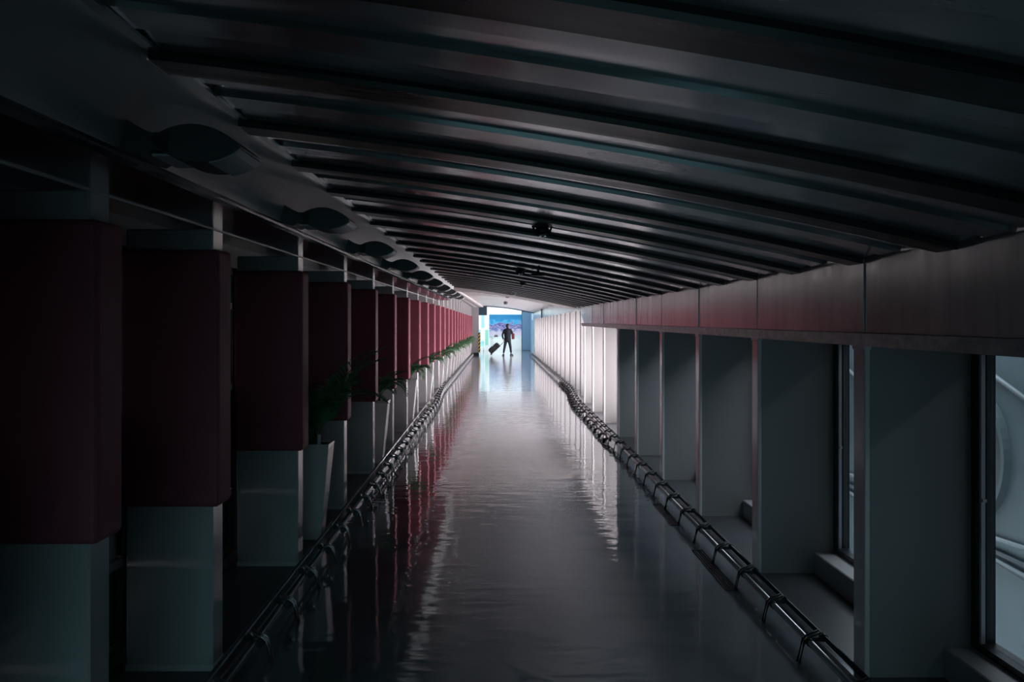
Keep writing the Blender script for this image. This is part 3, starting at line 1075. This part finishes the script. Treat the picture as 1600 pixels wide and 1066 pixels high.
# blue grey door leaf and right-hand frames
r = empty('door_1', (1.50, 55.9, 0), kind='structure')
bx(0, 0.54, 0, 0.06, 0.0, 2.42).build('leaf', M['blue'], r)
bx(-0.03, 0.0, -0.02, 0.08, 0, 2.46).build('jamb', M['bluedark'], r)
bx(0.0, 0.54, -0.02, 0.0, 0, 0.05).build('kick_plate', M['bluedark'], r)
bx(-0.035, -0.015, -0.04, -0.02, 0.55, 0.70).build('handle', M['black'], r)
bx(0.0, 0.6, -0.02, 0.08, 2.42, 3.0).build('transom', M['bluedark'], r)
r = empty('wall_side_hall', (2.04, 0, 0), kind='structure')
bx(0.0, 0.06, YE + 0.1, 50.3, 0, 3.0).build('panel', M['bluedark'], r)
bx(-0.02, 0.06, 50.3, 50.42, 0, 2.7).build('post', M['green'], r)
bx(0.0, 0.06, 50.42, 55.9, 0, 3.0).build('panel', M['blue'], r)
bx(-0.03, 0.0, 49.0, 49.1, 0.95, 2.3).build('light_strip', M['hallw'], r)
bx(-0.10, -0.02, YE - 0.15, YE - 0.05, 0, 2.2).build('edge_post', M['green'], r)
bx(-0.04, 0.0, 52.5, 52.62, 1.9, 2.35).build('bracket', M['hallw'], r)

# ------------------------------------------------------------------ outside
tag(bx(-60, 60, -30, 110, -4.2, -4.0).build('ground', M['ground']), kind='structure')
# neighbouring volume that faces the nearest right-hand windows
ex = empty('neighbouring_building', (0, 0, 0), 'grey clad building with round reliefs close outside the nearest right windows', 'building')
EXX = 4.3
bx(EXX, EXX + 0.25, Y0, 13.0, -4.0, 3.0).build('facade', M['ext'], ex)
bx(2.36, EXX, 12.9, 13.0, -4.0, 3.0).build('return_wall', M['ext'], ex)
bx(2.40, EXX, Y0, 5.5, 3.10, 3.2).build('shade_roof', M['ext'], ex)  # unseen slab added to shade the gap outside the nearest windows
bx(2.40, EXX, Y0, Y0 + 0.1, -4.0, 3.1).build('shade_wall', M['ext'], ex)  # unseen wall added to keep sky light off the nearest fin
for k, cy in enumerate((4.6, 8.1, 11.6)):
    R_, r_, n = 0.60, 0.545, 40
    cz = 0.46
    mb = MB()
    mb.sweep([[(EXX, cy + R_ * math.cos(t), cz + R_ * math.sin(t)), (EXX - 0.06, cy + (R_ - 0.01) * math.cos(t), cz + (R_ - 0.01) * math.sin(t)),
               (EXX - 0.06, cy + r_ * math.cos(t), cz + r_ * math.sin(t)), (EXX, cy + r_ * math.cos(t), cz + r_ * math.sin(t))]
              for t in [2 * math.pi * j / n for j in range(n + 1)]], caps=False, smooth=False)
    mb.build('ring', M['ext'], ex)
    mb = MB()
    mb.poly([(EXX - 0.012, cy + r_ * math.cos(2 * math.pi * j / n), cz + r_ * math.sin(2 * math.pi * j / n)) for j in range(n)])
    mb.build('disc', M['extdark'], ex)
    MB().tube([(EXX - 0.04, cy - 1.1, 0.92), (EXX - 0.04, cy - 0.3, 1.2), (EXX - 0.04, cy + 0.5, 1.42)], 0.022, 6).build('stay', M['extpipe'], ex)
    for q, (dz, dy) in enumerate(((-0.18, 0.2), (-0.34, -0.1), (-0.45, 0.15), (-0.52, -0.3))):
        MB().tube([(EXX - 0.05, cy - 1.5 + dy, dz), (EXX - 0.05, cy + 0.6, dz + 0.10 * (q - 1))], 0.022, 6).build('pipe', M['extdark'] if q % 2 else M['extpipe'], ex)

tag(bx(-2.0, 2.5, Y0 - 0.1, Y0, -0.4, 3.05).build('wall_sky_block', M['black']), kind='structure')  # added behind the camera to shut out the sky

# ------------------------------------------------------------------ the traveller
def skin_body(name, verts, edges, m, parent, sub=2, root=0):
    me = bpy.data.meshes.new(name)
    me.from_pydata([v[0] for v in verts], edges, [])
    o = bpy.data.objects.new(name, me)
    COL.objects.link(o)
    o.parent = parent
    md = o.modifiers.new('skin', 'SKIN')
    md.use_smooth_shade = True
    for i, v in enumerate(verts):
        r_ = v[1]
        me.skin_vertices[0].data[i].radius = r_ if isinstance(r_, tuple) else (r_, r_)
    me.skin_vertices[0].data[root].use_root = True
    s = o.modifiers.new('sub', 'SUBSURF')
    s.levels = s.render_levels = sub
    me.materials.append(m)
    return o


def chain(pts):
    """pts: list of (xyz, radius) -> verts, edges"""
    return pts, [(i, i + 1) for i in range(len(pts) - 1)]


P = empty('person', (0.50, 46.6, 0), 'person in dark clothes seen from behind, striding into the hall pulling a suitcase', 'person')
V, E = [], []


def addv(p, r_, link=None):
    V.append((p, r_))
    if link is not None:
        E.append((link, len(V) - 1))
    return len(V) - 1


# y grows away from the camera: the figure faces the hall (+y), left hand on -x side
pel = addv((0, 0, 0.86), (0.135, 0.10))
wst = addv((0, 0.0, 1.00), (0.135, 0.10), pel)
chs = addv((0, 0.01, 1.20), (0.165, 0.115), wst)
shl = addv((0, 0.01, 1.34), (0.13, 0.09), chs)
nck = addv((0.0, 0.015, 1.42), 0.055, shl)
nk2 = addv((0.0, 0.025, 1.455), 0.050, nck)
# left arm (bent back to the suitcase handle)
a1 = addv((-0.17, 0.0, 1.335), 0.066, shl)
a2 = addv((-0.255, -0.04, 1.12), 0.055, a1)
a3 = addv((-0.27, -0.07, 1.02), 0.052, a2)
a4 = addv((-0.20, -0.11, 0.84), 0.040, a3)
# right arm (bent at the bag strap)
b1 = addv((0.17, 0.0, 1.335), 0.066, shl)
b2 = addv((0.265, 0.0, 1.14), 0.058, b1)
b3 = addv((0.27, 0.02, 1.08), 0.054, b2)
b4 = addv((0.20, 0.17, 1.22), 0.042, b3)
# legs, striding sideways-on: left leg back, right leg forward
l1 = addv((-0.085, 0.0, 0.78), 0.098, pel)
l2 = addv((-0.15, -0.06, 0.46), 0.072, l1)
l3 = addv((-0.21, -0.16, 0.12), 0.050, l2)
r1 = addv((0.085, 0.0, 0.78), 0.098, pel)
r2 = addv((0.15, 0.14, 0.46), 0.074, r1)
r3 = addv((0.19, 0.16, 0.12), 0.050, r2)
skin_body('body', V, E, M['suit'], P)
# jacket skirt
mb = MB()
mb.sweep([[(rx * math.cos(t), 0.0 + ry * math.sin(t), z) for t in [2 * math.pi * j / 20 for j in range(20)]]
          for rx, ry, z in ((0.185, 0.135, 0.74), (0.178, 0.13, 0.86), (0.165, 0.125, 1.0), (0.19, 0.135, 1.2), (0.17, 0.115, 1.32), (0.08, 0.07, 1.40))])
mb.build('jacket', M['suit'], P)
# head
hb = bmesh.new()
bmesh.ops.create_uvsphere(hb, u_segments=20, v_segments=14, radius=1)
for v in hb.verts:
    c = v.co
    c.x *= 0.072
    c.y *= 0.092
    c.z *= 0.112
    if c.z < -0.02:
        c.x *= 1 - 0.25 * min(1, (-c.z - 0.02) / 0.09)
    if c.y > 0.06 and abs(c.x) < 0.02 and -0.035 < c.z < 0.01:
        c.y += 0.018
hm = bpy.data.meshes.new('head')
hb.to_mesh(hm)
hb.free()
for p in hm.polygons:
    p.use_smooth = True
hm.materials.append(M['skin'])
ho = bpy.data.objects.new('head', hm)
COL.objects.link(ho)
ho.parent = P
ho.location = (0.0, 0.035, 1.545)
ho.rotation_euler = (0, 0, -0.35)
for sx in (-1, 1):
    mb = MB()
    mb.sweep([[(sx * (0.070 + dx_), 0.0 + rr * math.cos(t), -0.005 + 1.5 * rr * math.sin(t)) for t in [2 * math.pi * j / 10 for j in range(10)]] for dx_, rr in ((-0.004, 0.016), (0.01, 0.020))])
    mb.build('ear', M['skin'], ho)
    mb = MB()
    mb.sweep([[(sx * 0.028 + rr * math.cos(t), 0.083 + dy, 0.004 + rr * math.sin(t)) for t in [2 * math.pi * j / 8 for j in range(8)]] for dy, rr in ((-0.01, 0.010), (0.003, 0.007))])
    mb.build('eye', M['black'], ho)
bx(-0.022, 0.022, 0.074, 0.082, -0.056, -0.049).build('mouth', M['bagred'], ho)
# hair: cap over the back and top of the head
hb = bmesh.new()
bmesh.ops.create_uvsphere(hb, u_segments=22, v_segments=16, radius=1)
dl = [v for v in hb.verts if v.co.y > 0.25 + 0.5 * max(0, v.co.z) and v.co.z < 0.62]
bmesh.ops.delete(hb, geom=dl, context='VERTS')
rnd = random.Random(4)
for v in hb.verts:
    v.co.x *= 0.083 + rnd.uniform(-.002, .003)
    v.co.y *= 0.103
    v.co.z *= 0.123 + rnd.uniform(-.002, .003)
hm = bpy.data.meshes.new('hair')
hb.to_mesh(hm)
hb.free()
for p in hm.polygons:
    p.use_smooth = True
hm.materials.append(M['hair'])
hr = bpy.data.objects.new('hair', hm)
COL.objects.link(hr)
hr.parent = ho
hr.location = (0, -0.006, 0.006)


def hand(name, wrist, direction, side, curl, parent):
    """palm and five bent fingers"""
    r_ = Vector(wrist)
    d = Vector(direction).normalized()
    s = Vector(side).normalized()
    n = d.cross(s).normalized()
    pv, pe = chain([(r_, (0.024, 0.018)), (r_ + d * 0.04, (0.038, 0.018)), (r_ + d * 0.085, (0.038, 0.015))])
    vs, es = list(pv), list(pe)
    o = skin_body(name, vs, es, M['skin'], parent, 1)
    for k, L in enumerate((0.070, 0.078, 0.072, 0.056)):
        b = r_ + d * 0.085 + s * (0.028 - 0.019 * k)
        p1 = b + d * L * 0.42
        p2 = p1 + (d * math.cos(curl) + n * math.sin(curl)) * L * 0.33
        p3 = p2 + (d * math.cos(curl * 2) + n * math.sin(curl * 2)) * L * 0.28
        skin_body('finger', [(b - d * 0.02, 0.009), (b, 0.009), (p1, 0.0085), (p2, 0.008), (p3, 0.007)], [(0, 1), (1, 2), (2, 3), (3, 4)], M['skin'], o, 1)
    b = r_ + d * 0.03 + s * 0.03
    skin_body('thumb', [(b - s * 0.02, 0.012), (b, 0.012), (b + (d + s) * 0.026, 0.010), (b + (d * 1.1 + s * 0.6 + n * 0.5) * 0.045, 0.009)], [(0, 1), (1, 2), (2, 3)], M['skin'], o, 1)
    return o


hand('hand', (-0.20, -0.11, 0.835), (0.10, -0.15, -1), (0, 1, 0), 1.3, P)
hand('hand', (0.19, 0.18, 1.23), (-0.5, 0.3, 0.8), (-0.6, 0, -0.4), 1.2, P)
for (x, y, rz) in ((-0.215, -0.13, 0.25), (0.20, 0.20, -0.55)):
    mb = MB()
    mb.sweep([[(x + math.sin(-rz) * t + wd * cx, y + math.cos(rz) * t, h * cz) for cx, cz in ((-1, 0), (1, 0), (1, .6), (.5, 1), (-.5, 1), (-1, .6))]
              for t, wd, h in ((-0.09, 0.032, 0.06), (-0.04, 0.045, 0.12), (0.03, 0.045, 0.11), (0.10, 0.048, 0.06), (0.17, 0.03, 0.04))], smooth=False)
    mb.build('shoe', M['shoe'], P, bevel=0.008)

B = empty('shoulder_bag', (0.79, 46.62, 0.86), 'dark red bag hanging on the right side of the walking person', 'bag')
mb = bx(-0.075, 0.075, -0.10, 0.10, 0, 0.30)
mb.build('body', M['bagred'], B, bevel=0.03, seg=3)
bx(-0.06, 0.06, -0.115, -0.10, 0.03, 0.16).build('pocket', M['bagred'], B, bevel=0.008)
MB().tube([(0.0, -0.05, 0.28), (-0.04, -0.06, 0.42), (-0.12, -0.03, 0.555), (-0.10, 0.07, 0.50), (0.0, 0.08, 0.28)], 0.012, 6).build('strap', M['black'], B)

# wheeled suitcase, tilted back behind the person
S = empty('suitcase', (0.50 - 0.86, 46.45, 0.0), 'black wheeled suitcase tilted and pulled by the walking person', 'suitcase')
tilt = math.radians(48)
Ks = bpy.data.objects.new('shell', None)
mt = Matrix.Translation((0, 0, 0.045)) @ Matrix.Rotation(tilt, 4, 'Y')


def sb(name, mb, m, bevel=0, parent=None):
    mb.v = [tuple(mt @ Vector(v)) for v in mb.v]
    return mb.build(name, m, parent or S, bevel=bevel, seg=3)


sh = sb('shell', bx(-0.27, -0.01, -0.22, 0.22, 0.05, 0.68), M['case'], 0.035)
sb('front_pocket', bx(-0.31, -0.27, -0.18, 0.18, 0.10, 0.36), M['case'], 0.012)
sb('upper_pocket', bx(-0.30, -0.27, -0.18, 0.18, 0.40, 0.62), M['case'], 0.012)
sb('buckle', bx(-0.008, 0.004, -0.228, -0.10, 0.28, 0.31), M['chrome'])
for yy in (-0.17, 0.17):
    o = MB().tube([(-0.02, yy - 0.02, 0.04), (-0.02, yy + 0.02, 0.04)], 0.04, 12)
    sb('wheel', o, M['shoe'])
    sb('handle_tube', MB().tube([(-0.05, yy * 0.5, 0.66), (-0.05, yy * 0.5, 0.98)], 0.013, 8), M['pipedark'])
sb('grip', MB().tube([(-0.05, -0.10, 0.98), (-0.05, 0.10, 0.98)], 0.015, 8), M['black'])
sb('carry_handle', MB().tube([(-0.14, -0.08, 0.68), (-0.14, -0.06, 0.71), (-0.14, 0.06, 0.71), (-0.14, 0.08, 0.68)], 0.011, 6), M['black'])
